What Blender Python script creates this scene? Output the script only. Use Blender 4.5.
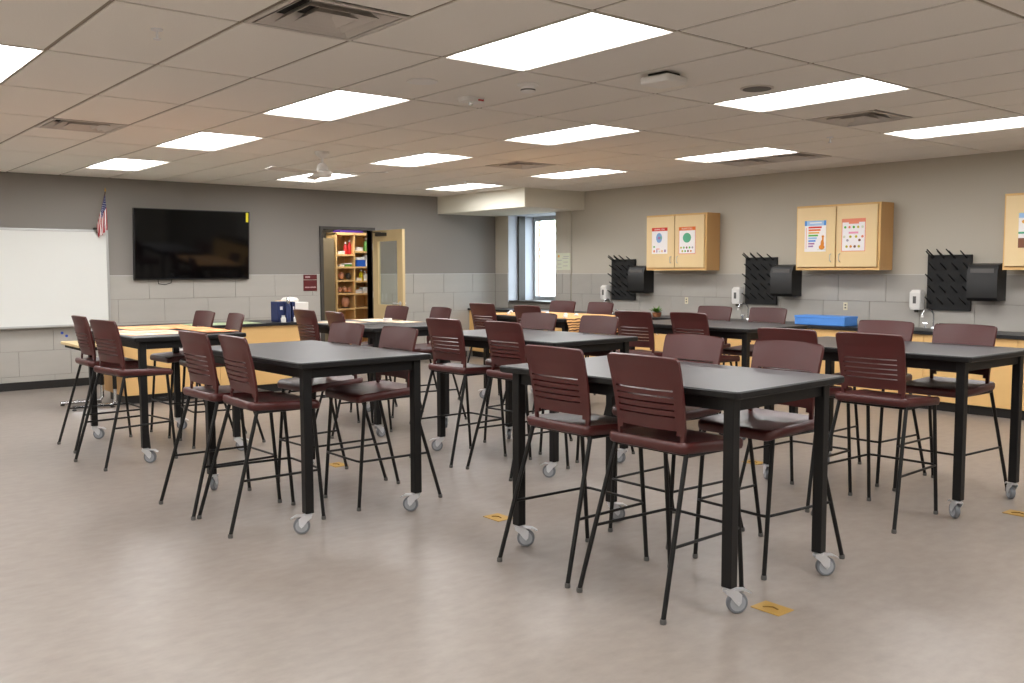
import bpy, math, random
from mathutils import Vector, Matrix
random.seed(7)
PI = math.pi
scene = bpy.context.scene
for o in list(bpy.data.objects): bpy.data.objects.remove(o)
col = scene.collection

# ------------------------------------------------------------------ camera
CAM_Z = 1.4855
yaw, pitch, roll = 0.6866, -0.0769, -0.0026
fw = Vector((math.sin(yaw)*math.cos(pitch), math.cos(yaw)*math.cos(pitch), math.sin(pitch)))
rt = Vector((math.cos(yaw), -math.sin(yaw), 0)); up = rt.cross(fw)
r2 = rt*math.cos(roll)+up*math.sin(roll); u2 = up*math.cos(roll)-rt*math.sin(roll)
cd = bpy.data.cameras.new('camera'); cd.sensor_width = 36; cd.lens = 931.8/1024*36
cam = bpy.data.objects.new('camera', cd); col.objects.link(cam)
m = Matrix((r2, u2, -fw)).transposed().to_4x4(); m.translation = (0, 0, CAM_Z)
cam.matrix_world = m
scene.camera = cam
# ------------------------------------------------------------------ world, exposure
PANEL_POWER = 14.5
w = bpy.data.worlds.new('world'); scene.world = w; w.use_nodes = True
bg = w.node_tree.nodes['Background']; bg.inputs[0].default_value = (0.82, 0.91, 1.0, 1); bg.inputs[1].default_value = 7.0
vs = scene.view_settings
vs.view_transform = 'Standard'; vs.look = 'None'; vs.gamma = 1; vs.exposure = 0.17; vs.use_curve_mapping = False

# ------------------------------------------------------------------ materials
def lin(c): return tuple(((x/255)/12.92 if x/255 <= .04045 else ((x/255+.055)/1.055)**2.4) for x in c)
def mat(name, rgb, rough=.5, metal=0, spec=.5, emit=0, noise=None, bump=None, linear=False):
    """noise = (scale, amount, stretch xyz, second rgb); bump = (scale, strength)"""
    M = bpy.data.materials.new(name); M.use_nodes = True
    nt = M.node_tree; b = nt.nodes['Principled BSDF']
    c = rgb if linear else lin(rgb)
    b.inputs['Base Color'].default_value = (*c, 1)
    b.inputs['Roughness'].default_value = rough; b.inputs['Metallic'].default_value = metal
    b.inputs['Specular IOR Level'].default_value = spec
    if emit:
        b.inputs['Emission Color'].default_value = (1, 1, 1, 1); b.inputs['Emission Strength'].default_value = emit
    if noise or bump:
        tc = nt.nodes.new('ShaderNodeTexCoord'); mp = nt.nodes.new('ShaderNodeMapping')
        nt.links.new(tc.outputs['Object'], mp.inputs[0])
    if noise:
        sc, amt, st, rgb2 = noise
        mp.inputs['Scale'].default_value = st
        n = nt.nodes.new('ShaderNodeTexNoise'); n.inputs['Scale'].default_value = sc; n.inputs['Detail'].default_value = 5; n.inputs['Roughness'].default_value = .6
        nt.links.new(mp.outputs[0], n.inputs['Vector'])
        r = nt.nodes.new('ShaderNodeValToRGB'); c2 = lin(rgb2)
        r.color_ramp.elements[0].position = .5-amt; r.color_ramp.elements[1].position = .5+amt
        r.color_ramp.elements[0].color = (*c2, 1); r.color_ramp.elements[1].color = (*c, 1)
        nt.links.new(n.outputs['Fac'], r.inputs[0]); nt.links.new(r.outputs[0], b.inputs['Base Color'])
    if bump:
        n2 = nt.nodes.new('ShaderNodeTexNoise'); n2.inputs['Scale'].default_value = bump[0]; n2.inputs['Detail'].default_value = 3
        nt.links.new(tc.outputs['Object'], n2.inputs['Vector'])
        bp = nt.nodes.new('ShaderNodeBump'); bp.inputs['Strength'].default_value = bump[1]; bp.inputs['Distance'].default_value = .002
        nt.links.new(n2.outputs['Fac'], bp.inputs['Height']); nt.links.new(bp.outputs[0], b.inputs['Normal'])
    return M
def glass_mat(name, tint=(.95, .97, .97), gloss=.08, rough=.02):
    M = bpy.data.materials.new(name); M.use_nodes = True; nt = M.node_tree
    nt.nodes.remove(nt.nodes['Principled BSDF'])
    t = nt.nodes.new('ShaderNodeBsdfTransparent'); t.inputs[0].default_value = (*tint, 1)
    g = nt.nodes.new('ShaderNodeBsdfGlossy'); g.inputs['Roughness'].default_value = rough
    mx = nt.nodes.new('ShaderNodeMixShader'); mx.inputs[0].default_value = gloss
    nt.links.new(t.outputs[0], mx.inputs[1]); nt.links.new(g.outputs[0], mx.inputs[2])
    nt.links.new(mx.outputs[0], nt.nodes['Material Output'].inputs[0])
    return M
M = {}
M['floor'] = mat('floor_vinyl', (146, 136, 128), .36, spec=.5, noise=(9.0, .28, (1, 1.6, 1), (128, 118, 110)), bump=(60, .04))
M['paint_back'] = mat('wall_paint_grey', (142, 137, 132), .75, spec=.2, bump=(180, .08))
M['paint_right'] = mat('wall_paint_beige', (194, 188, 175), .75, spec=.2, bump=(180, .08))
M['paint_soffit'] = mat('soffit_paint_cream', (226, 222, 208), .7, spec=.2)
M['paint_white'] = mat('reveal_paint_white', (200, 204, 212), .6, spec=.2)
M['tile'] = mat('wall_tile_grey', (178, 174, 167), .5, spec=.3, noise=(6, .3, (.3, .3, 1), (170, 166, 159)))
M['grout'] = mat('tile_grout', (138, 133, 125), .9)
M['cap'] = mat('wainscot_cap', (205, 204, 200), .4)
M['base'] = mat('baseboard_black', (30, 28, 27), .5)
M['ceil'] = mat('ceiling_tile', (243, 239, 232), .9, spec=.1, noise=(140, .25, (1, 1, 1), (235, 230, 221)))
M['cgrid'] = mat('ceiling_grid', (146, 134, 116), .6)
M['cvoid'] = mat('ceiling_slab', (120, 110, 100), .9)
M['frame_w'] = mat('light_frame', (228, 222, 212), .5)
M['panel'] = mat('light_diffuser', (255, 255, 255), .4, emit=PANEL_POWER)
M['vent'] = mat('vent_metal', (205, 198, 190), .45)
M['ventdark'] = mat('vent_dark', (46, 43, 41), .8)
M['plastic_w'] = mat('white_plastic', (232, 230, 226), .35)
M['plastic_y'] = mat('ivory_plastic', (226, 218, 190), .4)
M['black'] = mat('black_powder_coat', (15, 14, 14), .45, spec=.35)
M['blackpl'] = mat('black_plastic', (15, 15, 16), .4)
M['blackmat'] = mat('black_matte', (20, 20, 21), .7)
M['ltop'] = mat('charcoal_laminate', (56, 54, 56), .36, spec=.5, noise=(40, .3, (1, 1, 1), (51, 49, 51)))
M['maroon'] = mat('maroon_plastic', (74, 29, 27), .36, spec=.55, bump=(500, .05))
M['chrome'] = mat('chrome', (205, 207, 210), .18, metal=1)
M['zinc'] = mat('zinc_steel', (222, 224, 228), .30, metal=.65)
M['tread'] = mat('grey_rubber', (112, 115, 120), .5)
M['hub'] = mat('wheel_hub', (158, 161, 166), .4)
M['glide'] = mat('glide_grey', (92, 90, 88), .5)
M['brass'] = mat('brass', (184, 146, 74), .42, metal=.35)
M['brassd'] = mat('brass_dark', (120, 88, 36), .5, metal=.6)
M['maple'] = mat('maple', (238, 212, 164), .42, noise=(2.4, .3, (1.0, 1.0, .12), (231, 202, 150)))
M['maple_side'] = mat('maple_edge', (204, 160, 104), .45, noise=(3, .3, (1, 1, .12), (192, 146, 90)))
M['maple_h'] = mat('maple_horizontal', (230, 190, 128), .45, noise=(2, .3, (.2, .2, 1.2), (220, 176, 112)))
M['birch'] = mat('birch_door', (222, 198, 152), .45, noise=(2.6, .3, (1, 1, .1), (212, 186, 138)))
M['btop'] = mat('epoxy_black', (30, 30, 32), .35)
M['steel_dark'] = mat('dark_bronze_metal', (66, 62, 57), .45)
M['wboard'] = mat('whiteboard', (228, 229, 225), .25)
M['alu'] = mat('aluminium', (190, 190, 188), .35, metal=.8)
M['screen'] = mat('tv_screen', (7, 7, 8), .06, spec=.4)
M['yellow'] = mat('yellow_tag', (240, 225, 40), .6)
M['signred'] = mat('sign_maroon', (92, 24, 28), .4)
M['signtxt'] = mat('sign_print', (190, 160, 160), .6)
M['paper'] = mat('paper_white', (232, 228, 228), .8)
M['glass'] = glass_mat('clear_glass')
M['doorglass'] = glass_mat('door_glass', (.90, .93, .92), .10, .05)
M['navy'] = mat('navy_card', (30, 44, 92), .5)
M['blue'] = mat('blue_tray', (88, 150, 232), .45)
M['bluedk'] = mat('blue_sticker', (52, 84, 190), .5)
M['leaf'] = mat('leaf_green', (86, 124, 48), .6)
M['leaf2'] = mat('tree_leaf', (206, 228, 176), .7)
M['bark'] = mat('bark', (96, 76, 58), .9)
M['pot'] = mat('terracotta', (140, 92, 60), .8)
M['purple'] = mat('purple_card', (70, 34, 128), .6)
M['red'] = mat('red_plastic', (190, 36, 34), .4)
M['pink'] = mat('flesh_plastic', (212, 150, 116), .5)
M['greenpl'] = mat('green_plastic', (94, 150, 64), .5)
M['bluebox'] = mat('blue_carton', (44, 98, 196), .5)
M['whiteb'] = mat('white_carton', (236, 232, 226), .6)
M['clearpl'] = mat('milky_plastic', (222, 220, 214), .3)
M['grass'] = mat('outdoor_ground', (150, 150, 146), .9, noise=(3, .3, (1, 1, 1), (138, 138, 134)))
M['brickm'] = mat('outdoor_brick', (176, 140, 124), .9, noise=(9, .2, (1, 1, 3), (150, 112, 98)))
M['store_wall'] = mat('store_paint', (168, 158, 140), .8)
M['tanpanel'] = mat('tan_panel', (128, 114, 88), .5, noise=(3, .3, (1, 1, .1), (116, 102, 77)))
M['deskedge'] = mat('desk_beech', (214, 190, 142), .5)
for k, c in dict(p_red=(214, 62, 40), p_orange=(232, 122, 60), p_salmon=(232, 140, 112), p_yellow=(238, 178, 84), p_green=(98, 182, 82), p_green2=(84, 176, 52), p_teal=(96, 176, 140), p_lblue=(164, 200, 236), p_blue=(84, 150, 226), p_cell=(132, 172, 216), p_purple=(160, 128, 176), p_mauve=(176, 120, 164), p_giraffe=(224, 140, 48), p_pink=(238, 160, 186), p_olive=(196, 178, 50), p_brown=(130, 86, 66), p_grey=(170, 164, 170), p_white=(244, 240, 240), p_pale=(214, 218, 196)).items():
    M[k] = mat(k, c, .8)
# a flame-coloured printed sheet, a striped cloth
M['printsheet'] = mat('orange_print', (238, 150, 84), .55, noise=(5.2, .14, (1, 1, 1), (240, 226, 208)))
M['printsheet2'] = mat('orange_red_print', (240, 196, 128), .55, noise=(4.2, .14, (1, 1, 1), (224, 116, 62)))
M['paperprint'] = mat('tan_print', (226, 190, 146), .7, noise=(14, .15, (1, 1, 1), (240, 226, 206)))
M['greenmap'] = mat('green_print', (150, 172, 120), .6, noise=(6, .2, (1, 1, 1), (196, 206, 176)))
def cloth_mat():
    X = bpy.data.materials.new('striped_cloth'); X.use_nodes = True; nt = X.node_tree; b = nt.nodes['Principled BSDF']
    tc = nt.nodes.new('ShaderNodeTexCoord'); wv = nt.nodes.new('ShaderNodeTexWave'); wv.wave_type = 'BANDS'; wv.bands_direction = 'Z'
    wv.inputs['Scale'].default_value = 11; wv.inputs['Distortion'].default_value = 3.5; wv.inputs['Detail'].default_value = 2; wv.inputs['Detail Scale'].default_value = 1.2
    nt.links.new(tc.outputs['Object'], wv.inputs['Vector'])
    r = nt.nodes.new('ShaderNodeValToRGB'); r.color_ramp.elements[0].position = .3; r.color_ramp.elements[1].position = .55
    r.color_ramp.elements[0].color = (*lin((88, 52, 26)), 1); r.color_ramp.elements[1].color = (*lin((226, 172, 110)), 1)
    nt.links.new(wv.outputs['Fac'], r.inputs[0]); nt.links.new(r.outputs[0], b.inputs['Base Color']); b.inputs['Roughness'].default_value = .85
    return X
M['cloth'] = cloth_mat()
M['fl_red'] = mat('flag_red', (178, 34, 44), .8); M['fl_white'] = mat('flag_white', (236, 232, 230), .8)
M['fl_blue'] = mat('flag_blue', (48, 56, 110), .8)

# ------------------------------------------------------------------ mesh helpers
class MB:
    def __init__(s): s.v = []; s.f = []; s.m = []; s.slots = []
    def slot(s, mt):
        if mt not in s.slots: s.slots.append(mt)
        return s.slots.index(mt)
    def box(s, x0, x1, y0, y1, z0, z1, mt=None):
        n = len(s.v)
        s.v += [(x0,y0,z0),(x1,y0,z0),(x1,y1,z0),(x0,y1,z0),(x0,y0,z1),(x1,y0,z1),(x1,y1,z1),(x0,y1,z1)]
        s.faces([(n,n+3,n+2,n+1),(n+4,n+5,n+6,n+7),(n,n+1,n+5,n+4),(n+1,n+2,n+6,n+5),(n+2,n+3,n+7,n+6),(n+3,n,n+4,n+7)], mt)
        return s
    def faces(s, fs, mt=None):
        i = s.slot(mt) if mt else 0
        s.f += fs; s.m += [i]*len(fs)
    def quad(s, pts, mt=None):
        n = len(s.v); s.v += [tuple(p) for p in pts]; s.faces([tuple(range(n, n+len(pts)))], mt)
    def loft(s, rings, caps=True, mt=None, closed=True):
        n = len(s.v); k = len(rings[0])
        for r in rings: s.v += [tuple(p) for p in r]
        fs = []
        for i in range(len(rings)-1):
            for j in range(k if closed else k-1):
                a = n+i*k+j; b = n+i*k+(j+1) % k
                fs.append((a, b, b+k, a+k))
        if caps:
            fs.append(tuple(n+j for j in reversed(range(k)))); fs.append(tuple(n+(len(rings)-1)*k+j for j in range(k)))
        s.faces(fs, mt); return s
    def tube(s, pts, r, n=8, mt=None, caps=True):
        P = [Vector(p) for p in pts]; rings = []; prev = None
        for i, p in enumerate(P):
            t = ((P[i]-P[i-1]).normalized() if i else Vector()) + ((P[i+1]-P[i]).normalized() if i < len(P)-1 else Vector())
            t.normalize()
            if prev is None:
                a = Vector((0,0,1)) if abs(t.z) < .9 else Vector((1,0,0))
                u = t.cross(a).normalized()
            else:
                u = (prev - t*prev.dot(t)).normalized()
            prev = u; v = t.cross(u)
            rr = r[i] if isinstance(r, (list, tuple)) else r
            rings.append([p+u*(math.cos(2*PI*k/n)*rr)+v*(math.sin(2*PI*k/n)*rr) for k in range(n)])
        return s.loft(rings, caps, mt)
    def lathe(s, prof, c=(0,0,0), axis='z', n=16, mt=None, caps=True):
        """prof = [(radius, height)]"""
        rings = []
        for r, h in prof:
            ring = []
            for k in range(n):
                a = 2*PI*k/n; x, y = r*math.cos(a), r*math.sin(a)
                ring.append({'z': (c[0]+x, c[1]+y, c[2]+h), 'x': (c[0]+h, c[1]+x, c[2]+y), 'y': (c[0]+y, c[1]+h, c[2]+x)}[axis])
            rings.append(ring)
        return s.loft(rings, caps, mt)
    def mesh(s, name, mt=None, smooth=False):
        me = bpy.data.meshes.new(name); me.from_pydata(s.v, [], s.f)
        for q in (s.slots or [mt]): me.materials.append(M[q] if isinstance(q, str) else q)
        if s.slots: me.polygons.foreach_set('material_index', s.m)
        if smooth:
            me.polygons.foreach_set('use_smooth', [True]*len(me.polygons))
            try: me.set_sharp_from_angle(angle=math.radians(smooth if smooth is not True else 40))
            except Exception: pass
        me.update(); return me
    def build(s, name, mt=None, parent=None, smooth=False, loc=None):
        return put(name, s.mesh(name, mt, smooth), parent, loc)
def put(name, me, parent=None, loc=None, rz=0):
    o = bpy.data.objects.new(name, me); col.objects.link(o)
    if parent: o.parent = parent
    if loc: o.location = loc
    if rz: o.rotation_euler = (0, 0, rz)
    return o
def empty(name, loc=(0,0,0), rz=0):
    o = bpy.data.objects.new(name, None); o.empty_display_size = .1; col.objects.link(o); o.location = loc; o.rotation_euler = (0,0,rz); return o
def tag(o, label, cat, group=None):
    o['label'] = label; o['category'] = cat
    if group: o['group'] = group
    return o
def struct(o, label=None):
    o['kind'] = 'structure'
    if label: o['label'] = label
    return o
def copy_tree(o, parent=None):
    c = o.copy(); col.objects.link(c); c.parent = parent
    for ch in o.children: copy_tree(ch, c)
    return c
def rrect(hx, hy, r, z, n=4, cx=0, cy=0):
    pts = []
    for sx, sy, a0 in ((1,1,0),(-1,1,90),(-1,-1,180),(1,-1,270)):
        for k in range(n+1):
            a = math.radians(a0+90*k/n)
            pts.append((cx+sx*(hx-r)+r*math.cos(a), cy+sy*(hy-r)+r*math.sin(a), z))
    return pts
def bbox_(hx, hy, z0, z1, r, b, cx=0, cy=0, n=4, mb=None, mt=None):
    """rounded-corner slab with softened top and bottom edges"""
    mb = mb or MB()
    return mb.loft([rrect(hx-b,hy-b,max(r-b,.001),z0,n,cx,cy), rrect(hx,hy,r,z0+b,n,cx,cy), rrect(hx,hy,r,z1-b,n,cx,cy), rrect(hx-b,hy-b,max(r-b,.001),z1,n,cx,cy)], mt=mt)

# ------------------------------------------------------------------ the room
CE = 2.693; YB = 12.836; XR = 10.15; XL = -2.6; YF = -3.6
TH = .14
def B(*a): return MB().box(*a)
struct(B(XL-TH, XR+TH, YF-TH, YB+TH, -.1, 0).build('floor', 'floor'))
# back wall with doorway 6.80..7.66 x 0..2.07
DX0, DX1, DZ = 6.80, 7.66, 2.105
mb = MB(); mb.box(XL-TH, DX0, YB, YB+TH, 0, 2.80); mb.box(DX1, XR+TH, YB, YB+TH, 0, 2.80); mb.box(DX0, DX1, YB, YB+TH, DZ, 2.80)
wall_back = struct(mb.build('wall_back', 'paint_back'), 'grey painted back wall with tiled lower half')
# right wall with window opening
WY0, WY1, WZ0, WZ1 = 11.23, 12.48, .93, 2.41
RV = .62
mb = MB(); mb.box(XR, XR+RV, YF-TH, WY0, 0, 2.80); mb.box(XR, XR+RV, WY1, YB+TH, 0, 2.80)
mb.box(XR, XR+RV, WY0, WY1, 0, WZ0); mb.box(XR, XR+RV, WY0, WY1, WZ1, 2.80)
wall_right = struct(mb.build('wall_right', 'paint_right'), 'beige painted right wall with tiled lower half')
struct(B(XL-TH, XL, YF-TH, YB, 0, 2.80).build('wall_left', 'paint_right'))
struct(B(XL, XR, YF-TH, YF, 0, 2.80).build('wall_front', 'paint_right'))
# pier beside the window, soffit over the window corner
struct(B(XR-.03, XR, 10.87, WY0, 0, 2.41).build('trim_1', 'paint_right'), 'narrow wall pier beside the window')
struct(B(8.93, XR, 10.59, YB, 2.41, CE+.02).build('trim_2', 'paint_soffit'), 'cream boxed soffit over the window corner')
# wall tiles, 0.606 x 0.3115, running bond
TW, THT, TT, G = .606, .3115, .012, .004
tops = [1.417-THT*i for i in range(5)]
tile_cache = {}
def tile_mesh(wd, h, axis):
    k = (round(wd, 3), round(h, 3), axis)
    if k not in tile_cache:
        mb = MB(); e = .0015; a, b = wd/2-G/2, h/2-G/2
        def ring(da, d):
            p = [(-a+da, -b+da), (a-da, -b+da), (a-da, b-da), (-a+da, b-da)]
            return [((x, -d, z) if axis == 'x' else (-d, x, z)) for x, z in (p if axis == 'x' else p[::-1])]
        mb.loft([ring(0, 0), ring(0, TT-e), ring(e, TT)])
        tile_cache[k] = mb.mesh('tile', 'tile')
    return tile_cache[k]
def tile_row(wall, axis, s0, s1, off, ztop, zbot, skips=()):
    k = math.floor((s0-off)/TW)
    while off+k*TW < s1-.01:
        a, b = max(off+k*TW, s0), min(off+(k+1)*TW, s1); k += 1
        segs = [(a, b)]
        for (c0, c1, z0, z1) in skips:
            if ztop <= z0+.01 or zbot >= z1-.01: continue
            ns = []
            for (p, q) in segs:
                if q <= c0 or p >= c1: ns.append((p, q)); continue
                if p < c0: ns.append((p, c0))
                if q > c1: ns.append((c1, q))
            segs = ns
        for p, q in segs:
            if q-p < .03: continue
            me = tile_mesh(q-p, ztop-zbot, axis); c = (p+q)/2; z = (ztop+zbot)/2
            put('tile', me, wall, (c, YB, z) if axis == 'x' else (XR, c, z))
TX0 = .6
for i, zt in enumerate(tops):
    zb = max(zt-THT, .10)
    tile_row(wall_back, 'x', TX0, XR-TT, 4.19 + (.20 if i % 2 else 0), zt, zb, [(DX0-.06, DX1+.06, 0, 3)])
    if i < 3: tile_row(wall_right, 'y', 1.6, YB-TT, 4.97 + (.20 if i % 2 else 0), zt, zb, [(WY0, WY1, WZ0, 3), (10.87, WY0, 0, 3)])
g = MB(); g.box(XL, DX0-.06, YB-.004, YB, 0, 1.413); g.box(DX1+.06, XR, YB-.004, YB, 0, 1.413)
g.build('grout_bed', 'grout', wall_back)
g = MB(); g.box(XR-.004, XR, YF, 10.87, 0, 1.413); g.box(XR-.004, XR, WY1, YB-.004, 0, 1.413); g.box(XR-.004, XR, WY0, WY1, 0, WZ0)
g.box(XR-.034, XR-.03, 10.875, WY0-.005, 0, 1.413)
g.build('grout_bed', 'grout', wall_right)
for zt in (1.417, 1.1055, .794):
    for p, q in ((10.872, 11.05), (11.05, 11.228)) if zt != 1.1055 else ((10.872, 11.228),):
        o = put('tile', tile_mesh(q-p, THT, 'y'), wall_right, (XR-.03, (p+q)/2, zt-THT/2))
mb = MB(); mb.box(XL, DX0-.06, YB-.016, YB, 1.417, 1.424); mb.box(DX1+.06, XR, YB-.016, YB, 1.417, 1.424)
struct(mb.build('trim_3', 'cap'), 'thin pale cap strip on top of back wall tiles')
mb = MB(); mb.box(XR-.016, XR, YF, 10.87, 1.417, 1.424); mb.box(XR-.016, XR, WY1, YB-.016, 1.417, 1.424); mb.box(XR-.046, XR-.03, 10.87, WY0, 1.417, 1.424)
struct(mb.build('trim_4', 'cap'), 'thin pale cap strip on top of right wall tiles')
mb = MB(); mb.box(XL, DX0-.06, YB-.022, YB-.012, 0, .10); mb.box(DX1+.06, 9.5, YB-.022, YB-.012, 0, .10)
struct(mb.build('baseboard_back', 'base'))
struct(B(XL, XL+.012, YF, YB-.03, 0, .10).build('baseboard_left', 'base'))

# ceiling: slab, grid bars, tiles
GX0, GX, GY0, GY = 3.130, .5983, 3.219, 1.2192
ceiling = struct(B(XL-TH, XR+TH, YF-TH, YB+TH, CE+.075, CE+.16).build('ceiling', 'cvoid'), 'suspended tile ceiling')
NX0, NX1 = math.floor((XL-GX0)/GX), math.ceil((XR-GX0)/GX)
NY0, NY1 = math.floor((YF-GY0)/GY), math.ceil((YB-GY0)/GY)
lights = {(4*j, 2*i) for j in range(-2, 3) for i in range(-3, 4)}
lights = {(a, b) for (a, b) in lights if XL < GX0+a*GX and GX0+(a+1)*GX < XR and YF < GY0+b*GY}
vents = {(-2, 0): [1], (-2, 4): [0], (6, 0): [1], (9, 2): [0, 1], (6, 4): [0]}
gap = .0125
for k in range(NX0+1, NX1):
    x = GX0+k*GX
    B(-.012, .012, YF, YB, 0, .012).build('grid_bar', 'cgrid', ceiling, loc=(x, 0, CE+.007))
for k in range(NY0+1, NY1):
    y = GY0+k*GY
    B(XL, XR, -.012, .012, 0, .012).build('grid_bar', 'cgrid', ceiling, loc=(0, y, CE+.0071))
ct_cache = {}
def ctile(x0, x1, y0, y1):
    k = (round(x1-x0, 3), round(y1-y0, 3))
    if k not in ct_cache:
        a, b = k[0]/2-gap, k[1]/2-gap
        mb = MB(); mb.loft([[(-a,-b,.02),(-a,b,.02),(a,b,.02),(a,-b,.02)], [(-a,-b,.002),(-a,b,.002),(a,b,.002),(a,-b,.002)], [(-a+.003,-b+.003,0),(-a+.003,b-.003,0),(a-.003,b-.003,0),(a-.003,-b+.003,0)]])
        ct_cache[k] = mb.mesh('ceiling_tile', 'ceil')
    put('ceiling_tile', ct_cache[k], ceiling, ((x0+x1)/2, (y0+y1)/2, CE))
SOF = (8.93, 10.59)
for a in range(NX0, NX1):
    for b in range(NY0, NY1):
        if (a, b) in lights: continue
        x0, x1 = max(GX0+a*GX, XL), min(GX0+(a+1)*GX, XR)
        y0, y1 = max(GY0+b*GY, YF), min(GY0+(b+1)*GY, YB)
        if x1-x0 < .05 or y1-y0 < .05: continue
        if x0 > SOF[0]-.05 and y0 > SOF[1]: continue
        if (a, b) in vents:
            for h in (0, 1):
                if h not in vents[(a, b)]: ctile(x0, x1, y0+h*GY/2, y0+(h+1)*GY/2)
        else: ctile(x0, x1, y0, y1)

# ceiling light panels
ROWN = {-8: 'aisle', -4: 'leftmost row', 0: 'left row', 4: 'middle row', 8: 'row along the right wall'}
ORDN = {-6: 'sixth', -4: 'behind-camera second', -2: 'one beside the camera', 0: 'nearest', 2: 'second', 4: 'third', 6: 'farthest'}
fr = MB(); hx, hy = GX/2-.008, GY/2-.008
ix, iy = .276, .584
def ring4(a, b, z): return [(-a,-b,z),(-a,b,z),(a,b,z),(a,-b,z)]
fr.loft([ring4(hx,hy,.03), ring4(hx,hy,-.003), ring4(ix+.012,iy+.012,-.003), ring4(ix,iy,.018)], caps=False)
frame_me = fr.mesh('frame', 'frame_w')
df = MB(); df.loft([ring4(ix+.004,iy+.004,.026), ring4(ix+.004,iy+.004,.0165)]); diff_me = df.mesh('diffuser', 'panel')
for (a, b) in sorted(lights):
    if a == 8 and b == 6 and False: continue
    t = empty('ceiling_light', (GX0+(a+.5)*GX, GY0+(b+.5)*GY, CE))
    put('frame', frame_me, t); put('diffuser', diff_me, t)
    pos = {0: 'nearest', 2: 'second', 4: 'third', 6: 'farthest'}.get(b)
    if pos: lab = f'glowing rectangular ceiling light panel, {pos} of the {ROWN[a]}'
    else: lab = f'rectangular ceiling panel of the {ROWN[a]}, {"beside" if b == -2 else "far behind" if b < -4 else "behind"} the camera'
    tag(t, lab, 'ceiling light', 'ceiling light panels')

# ceiling vents: louvred square diffusers
def vent(a, b, h, label):
    t = empty('ceiling_vent', (GX0+(a+.5)*GX, GY0+b*GY+(h+.5)*GY/2, CE)); tag(t, label, 'ceiling vent', 'ceiling air vents')
    s = .292
    MB().loft([ring4(s,s,.004), ring4(s,s,-.004), ring4(s-.025,s-.025,-.004), ring4(s-.025,s-.025,.006)], caps=False).build('frame', 'vent', t)
    B(-s, s, -s, s, .055, .06).build('backing', 'ventdark', t)
    for k, q in enumerate((.225, .155, .085)):
        MB().loft([ring4(q-.032,q-.032,.045), ring4(q+.026,q+.026,-.003), ring4(q+.030,q+.030,-.003), ring4(q-.026,q-.026,.048)], caps=False).build('louvre', 'vent', t)
    B(-.05, .05, -.05, .05, .03, .034).build('centre_plate', 'vent', t)
vent(-2, 0, 1, 'large square louvred air vent at the top left, nearest the camera')
vent(-2, 4, 0, 'square louvred air vent above the flag and whiteboard')
vent(6, 0, 1, 'square louvred air vent beside the nearest middle row light')
vent(9, 2, 0, 'right half of the paired vents behind the wall side light')
vent(9, 2, 1, 'left half of the paired vents behind the wall side light')
vent(6, 4, 0, 'square louvred air vent in front of the cream soffit')

# small ceiling devices
def disc(name, prof, loc, mt, label, cat):
    return tag(MB().lathe(prof, n=20).build(name, mt, smooth=35, loc=loc), label, cat)
sd = empty('smoke_detector', (4.008, 4.718, CE)); tag(sd, 'white domed smoke detector beside the nearest left row light', 'smoke detector')
MB().lathe([(.07, 0), (.07, -.012), (.05, -.02)], n=20).build('base', 'plastic_w', sd, 35)
MB().lathe([(.048, -.018), (.046, -.05), (.02, -.058)], n=20).build('dome', 'plastic_w', sd, 35)
MB().lathe([(.0485, -.036), (.0485, -.044)], n=20).build('vent_ring', 'steel_dark', sd)
hd = empty('heat_detector', (4.015, 5.347, CE)); tag(hd, 'flat white alarm unit with red print on the ceiling', 'alarm')
MB().loft([rrect(.085,.06,.02,0), rrect(.08,.055,.02,-.03)]).build('body', 'plastic_w', hd, 35)
B(.02, .07, -.058, -.0555, -.024, -.008).build('red_lettering', 'red', hd)
MB().lathe([(.018, -.03), (.014, -.05)], n=12).build('strobe', 'chrome', hd)
disc('ceiling_speaker', [(.10, 0), (.10, -.006), (.085, -.008)], (3.414, 5.068, CE), 'plastic_w', 'white round ceiling disc beside the second left row light', 'speaker')
sp = empty('ceiling_speaker', (5.292, 3.865, CE)); tag(sp, 'grey round ceiling speaker beside the nearest middle row light', 'speaker')
MB().lathe([(.11, 0), (.11, -.006), (.095, -.008)], n=24).build('rim', 'vent', sp); MB().lathe([(.095, -.006), (.094, -.010)], n=24).build('grille', 'glide', sp)
pr = empty('wireless_access_point', (4.465, 3.954, CE), .1); tag(pr, 'white square wireless unit hanging below the ceiling tiles', 'access point')
B(-.07, .07, -.07, .07, -.02, 0).build('mount', 'ventdark', pr)
bbox_(.11, .11, -.065, -.022, .025, .008).build('body', 'plastic_w', pr, 30)
for (x, y, lab) in ((1.655, 4.82, 'small sprinkler head at the top left of the ceiling'), (7.762, 4.855, 'small sprinkler head near the wall side lights'), (7.699, 10.379, 'small sprinkler head above the farthest wall side light')):
    t = empty('sprinkler', (x, y, CE)); tag(t, lab, 'sprinkler', 'sprinkler heads')
    MB().lathe([(.03, 0), (.028, -.008)], n=14).build('escutcheon', 'zinc', t)
    MB().tube([(0,0,0), (0,0,-.05)], .007).build('stem', 'zinc', t); MB().lathe([(.02, -.048), (.02, -.052)], n=10).build('deflector', 'zinc', t)
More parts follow.
